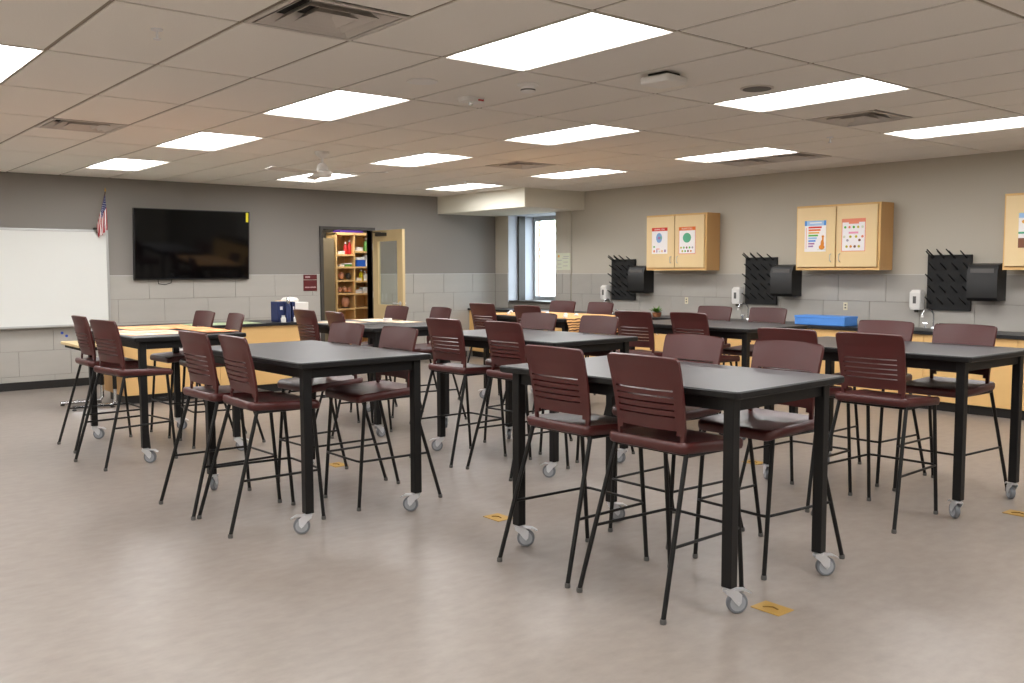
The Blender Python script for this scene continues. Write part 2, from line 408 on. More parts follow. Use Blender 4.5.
# ceiling fan
fan = empty('ceiling_fan', (4.608, 8.673, CE-.0)); tag(fan, 'white three-blade ceiling fan on a short rod', 'ceiling fan')
MB().lathe([(.075, 0), (.07, -.03), (.03, -.065)], n=18).build('canopy', 'plastic_w', fan, 35)
MB().tube([(0,0,-.05), (0,0,-.18)], .013).build('rod', 'plastic_w', fan)
MB().lathe([(.03, -.12), (.05, -.14), (.06, -.19), (.095, -.205), (.10, -.245), (.085, -.26), (.02, -.262)], n=22).build('motor', 'plastic_w', fan, 35)
for a in (-7, 113, 233):
    r = math.radians(a)-yaw; c, s = math.cos(r), math.sin(r)
    def P(d, o, z): return (d*c-o*s, d*s+o*c, z)
    mb = MB(); mb.loft([[P(.09,-.035,-.222), P(.09,.035,-.212), P(.09,.035,-.218), P(.09,-.035,-.228)], [P(.16,-.05,-.224), P(.16,.05,-.210), P(.16,.05,-.216), P(.16,-.05,-.230)], [P(.66,-.06,-.226), P(.66,.06,-.208), P(.66,.06,-.214), P(.66,-.06,-.232)], [P(.68,-.045,-.224), P(.68,.045,-.210), P(.68,.045,-.216), P(.68,-.045,-.230)]])
    mb.build('blade', 'vent', fan)

# ------------------------------------------------------------------ window
win = struct(empty('window_1', (XR, 0, 0)), 'tall window in a deep white reveal')
mb = MB()
mb.box(.0, RV-.02, WY1-.006, WY1, WZ0, WZ1); mb.box(.01, RV-.02, WY0, WY0+.006, WZ0, WZ1); mb.box(0, RV-.02, WY0, WY1, WZ1-.006, WZ1)
mb.build('reveal_lining', 'paint_white', win)
B(.20, .34, WY1-.05, WY1-.006, WZ0, WZ1).build('shade_channel', 'steel_dark', win)
B(-.03, RV-.02, WY0+.006, WY1-.05, WZ0, WZ0+.03).build('window_sill', 'steel_dark', win)
wx = RV-.06
mb = MB(); mb.box(wx, wx+.06, WY1-.07, WY1-.006, WZ0+.03, WZ1-.006); mb.box(wx, wx+.06, WY0+.006, WY0+.07, WZ0+.03, WZ1-.006); mb.box(wx, wx+.06, WY0+.07, WY1-.07, WZ0+.03, WZ0+.09); mb.box(wx, wx+.06, WY0+.07, WY1-.07, WZ1-.08, WZ1-.006)
mb.build('window_frame', 'alu', win)
B(wx+.028, wx+.034, WY0+.07, WY1-.07, WZ0+.09, WZ1-.08).build('pane', 'glass', win)
# outdoors seen through the window
struct(B(XR+RV, 40, -2, 45, -.25, -.15).build('ground', 'grass'))
pier = B(XR+RV, XR+RV+.10, WY1-.005, WY1+.5, -.15, 3.2).build('outdoor_pier', 'brickm'); struct(pier)
tree = empty('tree', (19.5, 23.0, -.15)); tag(tree, 'pale green tree outside the window', 'tree')
MB().tube([(0,0,0), (.05,0,1.2), (0,.1,2.6), (.1,0,4.0)], [.16,.13,.11,.05], 10).build('trunk', 'bark', tree)
mb = MB()
for k in range(900):
    th = random.uniform(0, 2*PI); ph = math.acos(random.uniform(-1, 1)); rr = random.uniform(.5, 1)
    c = Vector((1.7*rr*math.sin(ph)*math.cos(th), 1.7*rr*math.sin(ph)*math.sin(th), 3.6+1.9*rr*math.cos(ph)))
    a = Vector((random.gauss(0,1), random.gauss(0,1), random.gauss(0,1))).normalized(); b = a.orthogonal().normalized(); d = .13
    mb.quad([c-a*d, c-b*d*.5, c+a*d, c+b*d*.5])
lv = mb.build('foliage', 'leaf2', tree); lv['kind'] = 'stuff'

# ------------------------------------------------------------------ door and store room
d = struct(empty('door_1', (0, 0, 0)), 'open maple door with a tall glass panel')
mb = MB()
for x0, x1 in ((DX0-.05, DX0), (DX1, DX1+.05)): mb.box(x0, x1, YB-.03, YB+TH+.01, 0, DZ+.045)
mb.box(DX0, DX1, YB-.03, YB+TH+.01, DZ, DZ+.045)
mb.build('door_frame', 'steel_dark', d)
HX, HY, DW = DX1+.02, YB-.035, .86
leaf = MB(); T0 = .022; z1 = DZ-.005
def leafbox(a, b, z0, z1_): leaf.box(HX-T0, HX+T0, HY-b, HY-a, z0, z1_)
leafbox(0, .15, .01, z1); leafbox(DW-.15, DW, .01, z1); leafbox(.15, DW-.15, .01, .95); leafbox(.15, DW-.15, z1-.17, z1)
leaf.build('door_leaf', 'birch', d)
B(HX-.004, HX+.004, HY-DW+.15, HY-.15, .95, z1-.17).build('pane', 'doorglass', d)
mb = MB()
for sx in (-1, 1):
    x = HX+sx*T0; y = HY-DW+.07
    mb.lathe([(.03, 0), (.03, sx*.012)], (x, y, .98), 'x', 14); mb.tube([(x+sx*.01, y, .98), (x+sx*.05, y, .98), (x+sx*.055, y+.02, .98), (x+sx*.055, y+.12, .98)], .009)
mb.build('door_handle', 'zinc', d, 35)
mb = MB(); mb.box(HX-T0-.04, HX-T0, HY-.42, HY-.14, z1-.09, z1-.04); mb.tube([(HX-T0-.03, HY-.3, z1-.04), (HX-.08, HY-.02, z1-.02)], .008)
mb.build('door_closer', 'steel_dark', d)
for z in (.25, 1.1, 1.85): MB().tube([(DX1+.004, YB-.034, z-.05), (DX1+.004, YB-.034, z+.05)], .009).build('hinge', 'zinc', d)
B(DX0-.001, DX0+.012, YB+.0, YB+.05, .95, 1.10).build('strike_plate', 'zinc', d)
# store room shell
SX0, SX1, SY1 = 5.2, 9.7, 15.6
mb = MB(); mb.box(SX0-.1, SX0, YB+TH, SY1, 0, 2.8); mb.box(SX1, SX1+.1, YB+TH, SY1, 0, 2.8); mb.box(SX0-.1, SX1+.1, SY1, SY1+.1, 0, 2.8)
struct(mb.build('wall_store', 'store_wall'), 'beige walls of the store room behind the open door')
struct(B(SX0-.1, SX1+.1, YB+TH, SY1+.1, -.1, 0).build('floor_store', 'floor'))
struct(B(SX0-.1, SX1+.1, YB+TH, SY1+.1, 2.7, 2.8).build('ceiling_store', 'ceil'))
t = empty('ceiling_light', (7.3, 13.28, 2.675)); tag(t, 'ceiling light panel inside the store room', 'ceiling light')
put('frame', frame_me, t, rz=PI/2); put('diffuser', diff_me, t, (0, 0, -.008), PI/2)
# bookcase facing the doorway
bc = empty('bookcase', (7.455, 13.60, 0)); tag(bc, 'maple bookcase full of classroom models inside the store room', 'bookcase')
BW = [0, .335, .70, 1.06]
for x in BW: B(x-.011, x+.011, 0, .32, 0, 2.09).build('upright', 'maple_h', bc)
B(-.011, 1.071, 0, .32, 2.06, 2.10).build('top_board', 'maple_h', bc); B(-.011, 1.071, .31, .322, 0, 2.06).build('back_panel', 'maple_h', bc)
SH = [[.10, .55, .93, 1.14, 1.35, 1.555, 1.745], [.10, .55, .87, 1.10, 1.31, 1.545, 1.80], [.10, .5, .9, 1.2, 1.5, 1.8]]
SH[0] = [.10, .55, .86, 1.11, 1.325, 1.545, 1.745]
for k in range(3):
    for z in SH[k]: B(BW[k]+.011, BW[k+1]-.011, .0, .31, z-.03, z).build('shelf', 'maple_h', bc)
def item(name, mb, mt, x, z, y=.08, label='', cat='', smooth=35):
    return tag(mb.build(name, mt, None, smooth, (7.455+x, 13.60+y, z+.0005)), label, cat, 'things on the store room shelves')
def bottle(r, h): return MB().lathe([(r, 0), (r, h*.6), (r*.4, h*.78), (r*.4, h), (r*.1, h)], n=12)
def bottlething(x, z, r, h, mt, label):
    t = empty('bottle', (7.455+x, 13.69, z+.0005)); tag(t, label, 'bottle', 'things on the store room shelves')
    MB().lathe([(r, 0), (r, h*.65), (r*.4, h*.8), (r*.4, h*.88)], n=12).build('body', mt, t, 35); MB().lathe([(r*.48, h*.87), (r*.48, h)], n=10).build('cap', 'plastic_w', t)
bottlething(.215, 1.745, .035, .20, 'red', 'left red bottle on the top shelf of the store room bookcase')
bottlething(.288, 1.745, .031, .24, 'red', 'tall right red bottle on the top bookcase shelf')
def carton(x, z, wx_, hz, mt, label, y=.09): 
    t = empty('carton', (7.455+x, 13.60+y, z+.0005)); tag(t, label, 'box', 'things on the store room shelves')
    bbox_(wx_/2, .06, 0, hz*.78, .006, .003).build('body', mt, t); bbox_(wx_/2+.004, .064, hz*.72, hz, .006, .003).build('lid', 'whiteb' if mt != 'whiteb' else 'clearpl', t)
carton(.11, 1.745, .12, .05, 'whiteb', 'low white box beside the red bottles in the bookcase')
carton(.235, 1.545, .13, .05, 'greenpl', 'green tray on the second shelf of the left bay')
carton(.12, 1.545, .08, .03, 'whiteb', 'flat white tray beside the green tray in the bookcase')
carton(.45, 1.80, .12, .06, 'whiteb', 'white carton on the upper right bay of the bookcase')
bottlething(.60, 1.80, .035, .22, 'greenpl', 'green bottle at the right end of the upper bookcase shelf')
carton(.47, 1.545, .17, .15, 'bluebox', 'bright blue carton in the right bay of the bookcase')
carton(.60, 1.545, .07, .20, 'whiteb', 'tall white carton beside the blue carton')
def skull(x, z, s, label, mt='pink'):
    t = empty('anatomy_model', (7.455+x, 13.69, z+.0005)); tag(t, label, 'model', 'things on the store room shelves')
    MB().lathe([(.5*s, 0), (.5*s, .06*s), (.2*s, .1*s)], n=14).build('stand', 'blackpl', t)
    MB().lathe([(.15*s, .08*s), (.34*s, .22*s), (.46*s, .5*s), (.5*s, .8*s), (.42*s, 1.1*s), (.22*s, 1.28*s), (.03*s, 1.32*s)], n=16).build('head', mt, t, 60)
skull(.13, 1.325, .095, 'small flesh coloured model on the middle shelf of the left bay')
skull(.26, 1.325, .09, 'dark head model beside the small flesh coloured one', 'steel_dark')
skull(.10, 1.11, .075, 'left of three flesh models on the lower left shelf')
skull(.19, 1.11, .08, 'middle of three flesh models on the lower left shelf')
skull(.278, 1.11, .07, 'right of three flesh models on the lower left shelf')
skull(.20, .86, .14, 'large flesh coloured head model low in the bookcase')
bottlething(.50, 1.31, .035, .18, 'yellow', 'yellow bottle on the middle shelf of the right bay')
bottlething(.58, 1.31, .04, .16, 'clearpl', 'milky bottle beside the yellow one in the bookcase')
carton(.43, 1.31, .10, .05, 'whiteb', 'low white box beside the yellow bottle in the bookcase')
carton(.43, 1.10, .13, .06, 'whiteb', 'left white box on the lower shelf of the right bay')
carton(.57, 1.10, .12, .10, 'clearpl', 'milky white tub on the lower shelf of the right bay')
tag(bbox_(.22, .12, 0, .04, .01, .004).build('folded_card', 'purple', None, False, (7.76, 13.75, 2.1005)), 'flat purple box on top of the bookcase', 'box')
tc_ = empty('storage_cabinet', (6.875, 13.63, 0)); tag(tc_, 'tall tan cabinet standing left of the bookcase', 'cabinet')
B(-.32, .55, 0, .5, 0, 2.0).build('body', 'tanpanel', tc_)
for s in (0, 1):
    dd = B(-.31+s*.432, .118+s*.432, -.02, 0, .06, 1.98).build('door', 'tanpanel', tc_)
    B(.09+s*.07, .10+s*.07, -.045, -.02, .95, 1.1).build('handle', 'zinc', dd)

# ------------------------------------------------------------------ back wall things
wb = empty('whiteboard', (0, YB-.016, 0)); tag(wb, 'long whiteboard with a metal marker tray on the back wall', 'whiteboard')
B(1.22, 3.65, -.018, 0, .80, 1.985).build('writing_surface', 'wboard', wb)
mb = MB(); mb.box(1.20, 3.68, -.024, 0, 1.985, 2.015); mb.box(1.20, 3.68, -.024, 0, .775, .80); mb.box(3.65, 3.68, -.024, 0, .80, 1.985); mb.box(1.20, 1.22, -.024, 0, .80, 1.985)
mb.build('frame', 'alu', wb)
MB().loft([[(1.25,-.024,.78),(1.25,-.09,.775),(1.25,-.09,.79),(1.25,-.024,.765)], [(3.6,-.024,.78),(3.6,-.09,.775),(3.6,-.09,.79),(3.6,-.024,.765)]]).build('marker_tray', 'alu', wb)
B(1.25, 3.6, -.03, -.024, 1.99, 2.008).build('map_rail', 'alu', wb)
tv = empty('television', (-.045, YB-.016, 1.84)); tag(tv, 'large black flat television on the back wall', 'television')
B(4.03, 5.63, -.085, -.035, 1.365-1.84, 2.32-1.84).build('housing', 'blackpl', tv)
B(4.042, 5.618, -.088, -.085, 1.385-1.84, 2.308-1.84).build('screen', 'screen', tv)
B(4.5, 5.1, -.035, .0, 1.7-1.84, 2.0-1.84).build('wall_mount', 'blackmat', tv)
B(5.575, 5.612, -.0895, -.088, 2.175-1.84, 2.308-1.84).build('yellow_sticker', 'yellow', tv)
MB().tube([(4.35, -.05, -.47), (4.36, -.042, -.53), (4.45, -.04, -.545), (4.53, -.042, -.52), (4.54, -.05, -.47)], .005).build('cable', 'blackpl', tv)
tv.rotation_euler = (math.radians(4), 0, 0)
sg = empty('room_sign', (6.465, YB-.012, 1.175)); tag(sg, 'two-part maroon room sign beside the door', 'sign')
B(0, .222, -.008, 0, .172, .245).build('number_plate', 'signred', sg); B(0, .222, -.008, 0, 0, .162).build('name_plate', 'signred', sg)
mb = MB()
for k in range(4): mb.box(.03+k*.02, .045+k*.02, -.0095, -.008, .195, .222)
for k in range(5): mb.box(.02+k*.016, .032+k*.016, -.0095, -.008, .045, .063)
for k in range(6): mb.box(.108+k*.016, .12+k*.016, -.0095, -.008, .045, .063)
mb.build('lettering', 'signtxt', sg)
st = empty('sticker_sheet', (3.105, YB-.0125, .675)); tag(st, 'small sheet with two blue dots below the whiteboard', 'sticker')
B(-.07, .08, -.001, 0, -.09, .09).build('sheet', 'tile', st)
for x, z in ((-.022, .02), (.03, -.02)): MB().lathe([(.018, -.001), (.018, -.002)], (x, 0, z), 'y', 12).build('blue_dot', 'bluedk', st)
# flag on a tilted staff
fl = empty('flag', (3.53, YB-.065, 2.0)); tag(fl, 'small American flag hanging from a tilted staff above the whiteboard', 'flag')
MB().tube([(0,-.02,-.03), (.0,-.03,0), (.10,-.09,.50)], .007).build('staff', 'bark', fl)
MB().lathe([(.004, 0), (.013, .015), (.006, .04), (.001, .055)], (.10, -.09, .50), n=10).build('finial', 'brass', fl, 50)
B(-.025, .025, -.03, .047, .018, .04).build('bracket', 'steel_dark', fl)
mb = MB(); NS, NT = 13, 14; n0 = 0
a, b = Vector((.096, -.093, .47)), Vector((-.005, -.05, .07))
for i in range(NS+1):
    s = i/NS; p = a.lerp(b, s)
    for j in range(NT+1):
        t_ = j/NT; L = .46-.30*s
        x = p.x*(1-.55*t_)+(.115-.10*s)*.55*t_*1.0+.012*math.sin(s*17+t_*3)*t_
        mb.v.append((x+ .035*(1-s)*t_*0, p.y-.03*t_*math.sin(s*13), p.z-L*t_))
for i in range(NS):
    for j in range(NT):
        k = i*(NT+1)+j
        mt = 'fl_blue' if (i < 7 and j < 5) else ('fl_red' if i % 2 == 0 else 'fl_white')
        mb.faces([(k, k+1, k+NT+2, k+NT+1)], mt)
for i in range(1, 7, 1):   # stars as small raised white squares on the canton
    for j in range(1, 5):
        k = i*(NT+1)+j; v = Vector(mb.v[k])
        for dy in (-.002, .002): mb.quad([v+Vector((-.004,dy,0)), v+Vector((0,dy,-.005)), v+Vector((.004,dy,0)), v+Vector((0,dy,.005))], 'fl_white')
mb.build('cloth', None, fl, 60)

# ------------------------------------------------------------------ demonstration desk (front left of the back wall)
DZT = .845
dk = empty('demonstration_desk', (0, 0, 0)); tag(dk, 'long maple demonstration desk with black top before the back wall', 'desk')
B(3.17, 5.34, 10.62, 11.33, .10, DZT-.03).build('body', 'maple_h', dk)
B(3.21, 5.30, 10.66, 11.29, 0, .10).build('toe_kick', 'base', dk)
for k in range(2): B(3.175+k*1.083, 3.175+(k+1)*1.083-.006, 10.605, 10.62, .105, DZT-.035).build('front_panel', 'maple_h', dk)
B(3.155, 3.17, 10.625, 11.325, .105, DZT-.035).build('end_panel', 'maple_side', dk)
B(3.12, 5.39, 10.57, 11.38, DZT-.03, DZT).build('desk_top', 'btop', dk)
ot = B(3.765, 3.835, 10.598, 10.605, .57, .685).build('outlet', 'plastic_w', dk)
for z in (.60, .645): B(3.785, 3.815, 10.596, 10.598, z, z+.022).build('socket', 'glide', ot)
# things on it
def ontable(name, mb, mt, loc, label, cat, group=None, smooth=False): return tag(mb.build(name, mt, None, smooth, loc), label, cat, group)
ontable('map_sheet', bbox_(.42, .22, 0, .004, .01, .001), 'greenmap', (4.38, 10.86, DZT+.0005), 'pale green printed sheet on the demonstration desk', 'sheet')
def binder(x, y, wx_, h, rz, label, band=False):
    t = empty('binder', (x, y, DZT+.0005), rz); tag(t, label, 'binder', 'navy binders on the desk')
    bbox_(wx_/2, .10, 0, h, .006, .004).build('cover', 'navy', t); B(-wx_/2+.006, wx_/2-.006, .09, .104, .01, h-.006).build('pages', 'paper', t)
    B(-wx_*.2, wx_*.15, -.1015, -.1, h*.60, h*.76).build('spine_label', 'paper', t)
binder(5.13, 10.88, .10, .25, 0, 'wide navy binder standing at the left on the desk')
binder(5.235, 10.89, .06, .25, 0, 'middle navy binder standing behind the silver bottle')
binder(5.30, 10.89, .045, .245, 0, 'slim navy binder beside the silver bottle')
sb = empty('spray_bottle', (5.20, 10.74, DZT+.0005)); tag(sb, 'silver topped bottle standing before the navy binders', 'bottle')
MB().lathe([(.03, 0), (.03, .19), (.014, .23)], n=14).build('body', 'navy', sb, 35); MB().lathe([(.016, .225), (.022, .24), (.022, .29), (.008, .31)], n=12).build('head', 'chrome', sb, 35)
for k, (x, lab) in enumerate(((5.10, 'left small white jar before the navy binders'), (5.27, 'right small white jar before the navy binders'))):
    t = empty('jar', (x, 10.67, DZT+.0005)); tag(t, lab, 'jar', 'white jars on the desk')
    MB().lathe([(.03, 0), (.033, .05), (.02, .065)], n=14).build('body', 'plastic_w', t, 40); MB().lathe([(.021, .064), (.021, .085)], n=12).build('lid', 'zinc', t)
bn = empty('storage_bin', (5.62, 11.55, 0)); tag(bn, 'white carton stuffed with a clear bag behind the desk', 'box')
bbox_(.19, .16, 0, 1.06, .008, .004).build('body', 'whiteb', bn)
MB().lathe([(.10, 1.05), (.12, 1.09), (.09, 1.12), (.03, 1.13)], n=14).build('bag', 'clearpl', bn, 60)
bbox_(.05, .10, 1.06, 1.085, .006, .002, -.12).build('folder_edge', 'paperprint', bn)

# C-leg side table left of the demonstration desk
ct = empty('side_table', (2.78, 10.80, 0)); tag(ct, 'small beech side table with chrome C-shaped feet', 'table')
bbox_(.22, .36, .675, .705, .02, .004, .10).build('tabletop', 'deskedge', ct)
B(-.08, .29, -.33, .33, .64, .675).build('under_frame', 'blackmat', ct)
bbox_(.14, .14, .706, .722, .02, .003, .14, .02).build('keyboard_shelf', 'deskedge', ct)
for y in (-.24, .24):
    lg = MB().tube([(.27, y, .64), (.27, y, .20)], .022).build('column', 'black', ct)
    MB().tube([(.27, y, .22), (.27, y, .07), (.25, y, .035), (.21, y, .028), (-.17, y, .028)], .02).build('chrome_foot', 'chrome', lg, 40)
    for x in (-.15, .24): MB().lathe([(.022, 0), (.022, .012)], (x, y, 0), n=10).build('foot_pad', 'blackpl', lg)

# ------------------------------------------------------------------ wall counter along the right wall
CZ = .832; CX = 9.55
ys = [YB-.03-.94*k for k in range(13)]
for k in range(12):
    y1, y0 = ys[k], ys[k+1]
    t = empty('base_cabinet', (CX, (y0+y1)/2, 0)); h = (y1-y0)/2
    tag(t, f'maple base cabinet along the right wall, {["first", "second", "third", "fourth", "fifth", "sixth", "seventh", "eighth", "ninth", "tenth", "eleventh", "twelfth"][k]} from the window corner', 'cabinet', 'base cabinets under the wall counter')
    B(.02, XR-CX-.045, -h+.001, h-.001, .10, CZ-.035).build('body', 'maple_h', t)
    B(.07, XR-CX-.045, -h+.001, h-.001, 0, .10).build('toe_kick', 'base', t)
    for s in (-1, 1):
        a, b = (-h+.003, -.002) if s < 0 else (.002, h-.003)
        dr = B(0, .02, a, b, .105, CZ-.042).build('door', 'maple_h', t)
        MB().tube([(0, s*.05, .60), (-.025, s*.05, .61), (-.025, s*.05, .70), (0, s*.05, .71)], .005, 6).build('handle', 'zinc', dr)
ctop = empty('counter_worktop', (0, 0, 0)); tag(ctop, 'long black worktop along the right wall', 'worktop')
mb = MB(); mb.box(CX-.025, XR-.0425, ys[-1]-.02, YB-.018, CZ-.035, CZ); mb.build('slab', 'btop', ctop)

SITES = [(9.72, 'first', 'near the window'), (7.275, 'middle', 'between the two full wall cabinets'), (4.84, 'third', 'nearest the camera')]
for yc, nm, where in SITES:
    # drying rack board with pegs
    t = empty('drying_rack', (XR-.016, yc, 1.03)); tag(t, f'black pegged drying rack board on the wall, {where}', 'drying rack', 'drying racks')
    B(-.025, 0, -.24, .24, 0, .605).build('board', 'blackmat', t)
    for r in range(5):
        for c in range(4):
            y = .19-.125*c-(.03 if r % 2 else 0); z = .07+.125*r
            MB().tube([(-.02, y, z), (-.14, y+.015, z+.075)], [.009, .006], 6).build('peg', 'blackpl', t)
    for c in range(3): MB().tube([(-.02, .17-.105*c, .58), (-.13, .20-.105*c, .665)], [.009, .006], 6).build('peg', 'blackpl', t)
    # towel dispenser
    t = empty('towel_dispenser', (XR-.016, yc-.435, 1.15)); tag(t, f'black paper towel dispenser beside the {nm} drying rack', 'dispenser', 'towel dispensers')
    ring = lambda y, s: [(-x*s, y, z) for x, z in ((0,0),(.18,0),(.215,.03),(.215,.30),(.18,.37),(.10,.39),(0,.39))]
    MB().loft([ring(-.155, 1), ring(.155, 1)]).build('housing', 'blackpl', t, 30)
    B(-.217, -.213, -.12, .12, .29, .335).build('label_strip', 'glide', t)
    B(-.17, -.06, -.12, .12, -.006, 0).build('outlet_slot', 'steel_dark', t)
    # soap dispenser
    t = empty('soap_dispenser', (XR-.016, yc+.335, 1.0)); tag(t, f'white wall soap dispenser beside the {nm} drying rack', 'dispenser', 'soap dispensers')
    MB().loft([[(p[0]*1.0-.0, p[1], 0) for p in []] or rrect(.05, .06, .02, .03, cx=-.05), rrect(.055, .065, .02, .06, cx=-.055), rrect(.055, .065, .02, .22, cx=-.055), rrect(.04, .05, .02, .25, cx=-.045)]).build('housing', 'plastic_w', t, 35)
    B(-.1125, -.109, -.018, .018, .10, .18).build('window', 'glide', t)
    MB().lathe([(.02, 0), (.024, .03)], (-.06, 0, 0), n=12).build('nozzle', 'steel_dark', t)
    # faucet
    t = empty('faucet', (9.98, yc+.09, CZ+.0005)); tag(t, f'chrome gooseneck laboratory faucet at the {nm} drying rack', 'faucet', 'counter faucets')
    MB().lathe([(.028, 0), (.024, .02), (.014, .03)], n=14).build('base', 'chrome', t, 35)
    MB().tube([(0,0,.02), (0,0,.16), (-.02,.015,.20), (-.06,.04,.215), (-.10,.06,.20), (-.115,.07,.15)], .009, 10).build('spout', 'chrome', t, 60)
    MB().lathe([(.013, .125), (.013, .155)], (-.115, .07, 0), n=12).build('aerator', 'plastic_w', t)
    for s in (-1, 1):
        hh = MB().lathe([(.012, 0), (.012, .05)], (-.0, s*.09, 0), n=10).build('valve', 'chrome', t)
        MB().tube([(0, s*.09-.03, .055), (0, s*.09+.03, .055)], .008, 8).build('handle', 'chrome', hh)

# outlets on the right wall
for y, z, lab in ((8.52, 1.05, 'ivory wall outlet below the wall cabinet with cell charts'), (6.08, 1.04, 'ivory wall outlet above the blue tray')):
    t = empty('wall_outlet', (XR-.012, y, z)); tag(t, lab, 'outlet', 'wall outlets')
    bbox_(.002, .028, -.046, .046, .001, .0005, -.004).build('plate', 'plastic_y', t)
    for q in (-.026, .008): B(-.007, -.0055, -.011, .011, q, q+.018).build('socket', 'glide', t)

# notes taped to the pier
nt_ = empty('notice', (XR-.0305, 11.04, 1.48)); tag(nt_, 'pale green notice with an orange mark taped beside the window', 'notice')
B(-.003, 0, -.16, .16, 0, .27).build('sheet', 'p_pale', nt_)
MB().lathe([(.022, -.003), (.022, -.0045)], (0, .11, .22), 'x', 12).build('orange_mark', 'p_yellow', nt_)
mb = MB()
for k, (a, b) in enumerate(((-.13,.0),(-.12,.02),(.04,.14),(-.11,.0),(.05,.13),(-.10,.01),(.04,.14))): mb.box(-.0042, -.003, a, b, .21-.03*k, .218-.03*k)
mb.build('lettering', 'p_grey', nt_)

# wall cabinets with charts
def wall_cabinet(y0, y1, label):
    t = empty('wall_cabinet', (9.85, 0, 0)); tag(t, label, 'cabinet', 'maple wall cabinets')
    z0, z1 = 1.47, 2.235; yc = (y0+y1)/2
    B(.02, XR-9.85-.0165, y0, y1, z0, z1).build('body', 'maple_side', t)
    mb = MB(); mb.box(.004, .02, y0, y1, z0, z0+.025); mb.box(.004, .02, y0, y1, z1-.02, z1); mb.box(.004, .02, y0, y0+.025, z0+.025, z1-.02); mb.box(.004, .02, y1-.02, y1, z0+.025, z1-.02)
    mb.build('face_frame', 'maple_h', t)
    for a, b, hs in ((y0+.028, yc-.008, 1), (yc+.008, y1-.022, -1)):
        dr = B(-.018, .02, a, b, z0+.04, z1-.025).build('door', 'maple', t)
        hy = (b-.05) if hs > 0 else (a+.05)
        MB().tube([(-.018, hy, z0+.10), (-.045, hy, z0+.11), (-.045, hy, z0+.18), (-.018, hy, z0+.19)], .005, 6).build('handle', 'alu', dr)
wall_cabinet(7.955, 9.02, 'maple wall cabinet carrying the blue and the green cell charts')
wall_cabinet(5.505, 6.585, 'maple wall cabinet carrying the giraffe chart and the pink chart')
wall_cabinet(3.08, 4.175, 'maple wall cabinet cut off by the right edge of the picture')
PX = 9.85-.0185
def poster(y, z, wd, h, label, rects, texts=()):
    """rects: (u0,u1,v0,v1,mat) in 0..1, u from left as seen"""
    t = empty('poster', (PX, y, z)); tag(t, label, 'poster', 'charts on the wall cabinets')
    B(-.0015, 0, -wd/2, wd/2, 0, h).build('sheet', 'p_white', t)
    mb = MB()
    for k, (u0, u1, v0, v1, mt) in enumerate(rects):
        x = -.0018-.00015*(k % 5)
        a, b = wd/2-u1*wd, wd/2-u0*wd
        if isinstance(mt, tuple):
            kind, mt = mt; cy, cz, ry, rz_ = (a+b)/2, (v0+v1)/2*h, (b-a)/2, (v1-v0)/2*h
            mb.quad([(x, cy-ry*math.cos(q*PI/8), cz+rz_*math.sin(q*PI/8)) for q in range(16)], mt)
        else: mb.quad([(x, b, v0*h), (x, a, v0*h), (x, a, v1*h), (x, b, v1*h)], mt)
    mb.build('print', None, t)
    for (txt, u, v, size, mt) in texts:
        cu = bpy.data.curves.new('lettering', 'FONT'); cu.body = txt; cu.size = size; cu.align_x = 'CENTER'; cu.align_y = 'CENTER'
        tmp = bpy.data.objects.new('tmp_text', cu); col.objects.link(tmp)
        me = bpy.data.meshes.new_from_object(tmp.evaluated_get(bpy.context.evaluated_depsgraph_get())); bpy.data.objects.remove(tmp)
        me.materials.clear(); me.materials.append(M[mt])
        o = put('lettering', me, t, (-.0032, wd/2-u*wd, v*h)); o.rotation_euler = (PI/2, 0, -PI/2)
E_ = 'e'
poster(8.755, 1.70, .285, .36, 'animal cell chart with red heading and blue cell', [(0,1,.87,1,'p_red'), (.27,.66,.42,.80,(E_,'p_cell')), (.38,.55,.55,.66,(E_,'p_mauve')), (.55,.63,.55,.68,(E_,'p_teal')), (.10,.2,.24,.3,'p_green'), (.10,.2,.06,.14,'p_orange'), (.28,.5,.17,.2,'p_salmon'), (.30,.36,.05,.16,'p_purple'), (.62,.7,.06,.14,'p_yellow'), (.80,.9,.06,.16,'p_purple'), (.45,.55,.06,.12,'p_pale')], [('ANIMAL CELL', .5, .93, .032, 'p_white')])
poster(8.265, 1.69, .29, .365, 'plant cell chart with orange heading and green cell', [(0,1,.87,1,'p_orange'), (0,.03,0,.87,'p_salmon'), (.97,1,0,.87,'p_salmon'), (0,1,0,.025,'p_salmon'), (.24,.74,.42,.78,(E_,'p_teal')), (.27,.71,.45,.70,(E_,'p_green2')), (.35,.62,.56,.68,(E_,'p_orange'))] + [(.09+.17*k,.19+.17*k,.2,.28,(E_, ['p_olive','p_green','p_brown','p_green2','p_grey'][k])) for k in range(5)] + [(.17+.17*k,.27+.17*k,.07,.15,(E_, ['p_olive','p_green','p_brown','p_giraffe'][k])) for k in range(4)], [('PLANT CELL', .5, .93, .034, 'p_white')])
bars = ['p_red','p_orange','p_yellow','p_green','p_lblue','p_blue','p_mauve','p_purple']
poster(6.315, 1.69, .285, .365, 'classification chart with blue heading, coloured bars and a giraffe', [(0,1,.84,1,'p_lblue'), (0,.1,.84,1,'p_blue'), (.9,1,.84,1,'p_blue'), (.24,.8,.91,.95,'p_white')] + [(.18,.80-.055*k,.755-.087*k,.81-.087*k,b_) for k, b_ in enumerate(bars)] + [(.07,.09,.1,.78,'p_salmon'), (.68,.95,.06,.22,(E_,'p_giraffe')), (.76,.92,.12,.38,(E_,'p_giraffe')), (.82,.90,.3,.52,'p_giraffe'), (.80,.92,.45,.52,(E_,'p_giraffe')), (.6,1,.05,.07,'p_pale')])
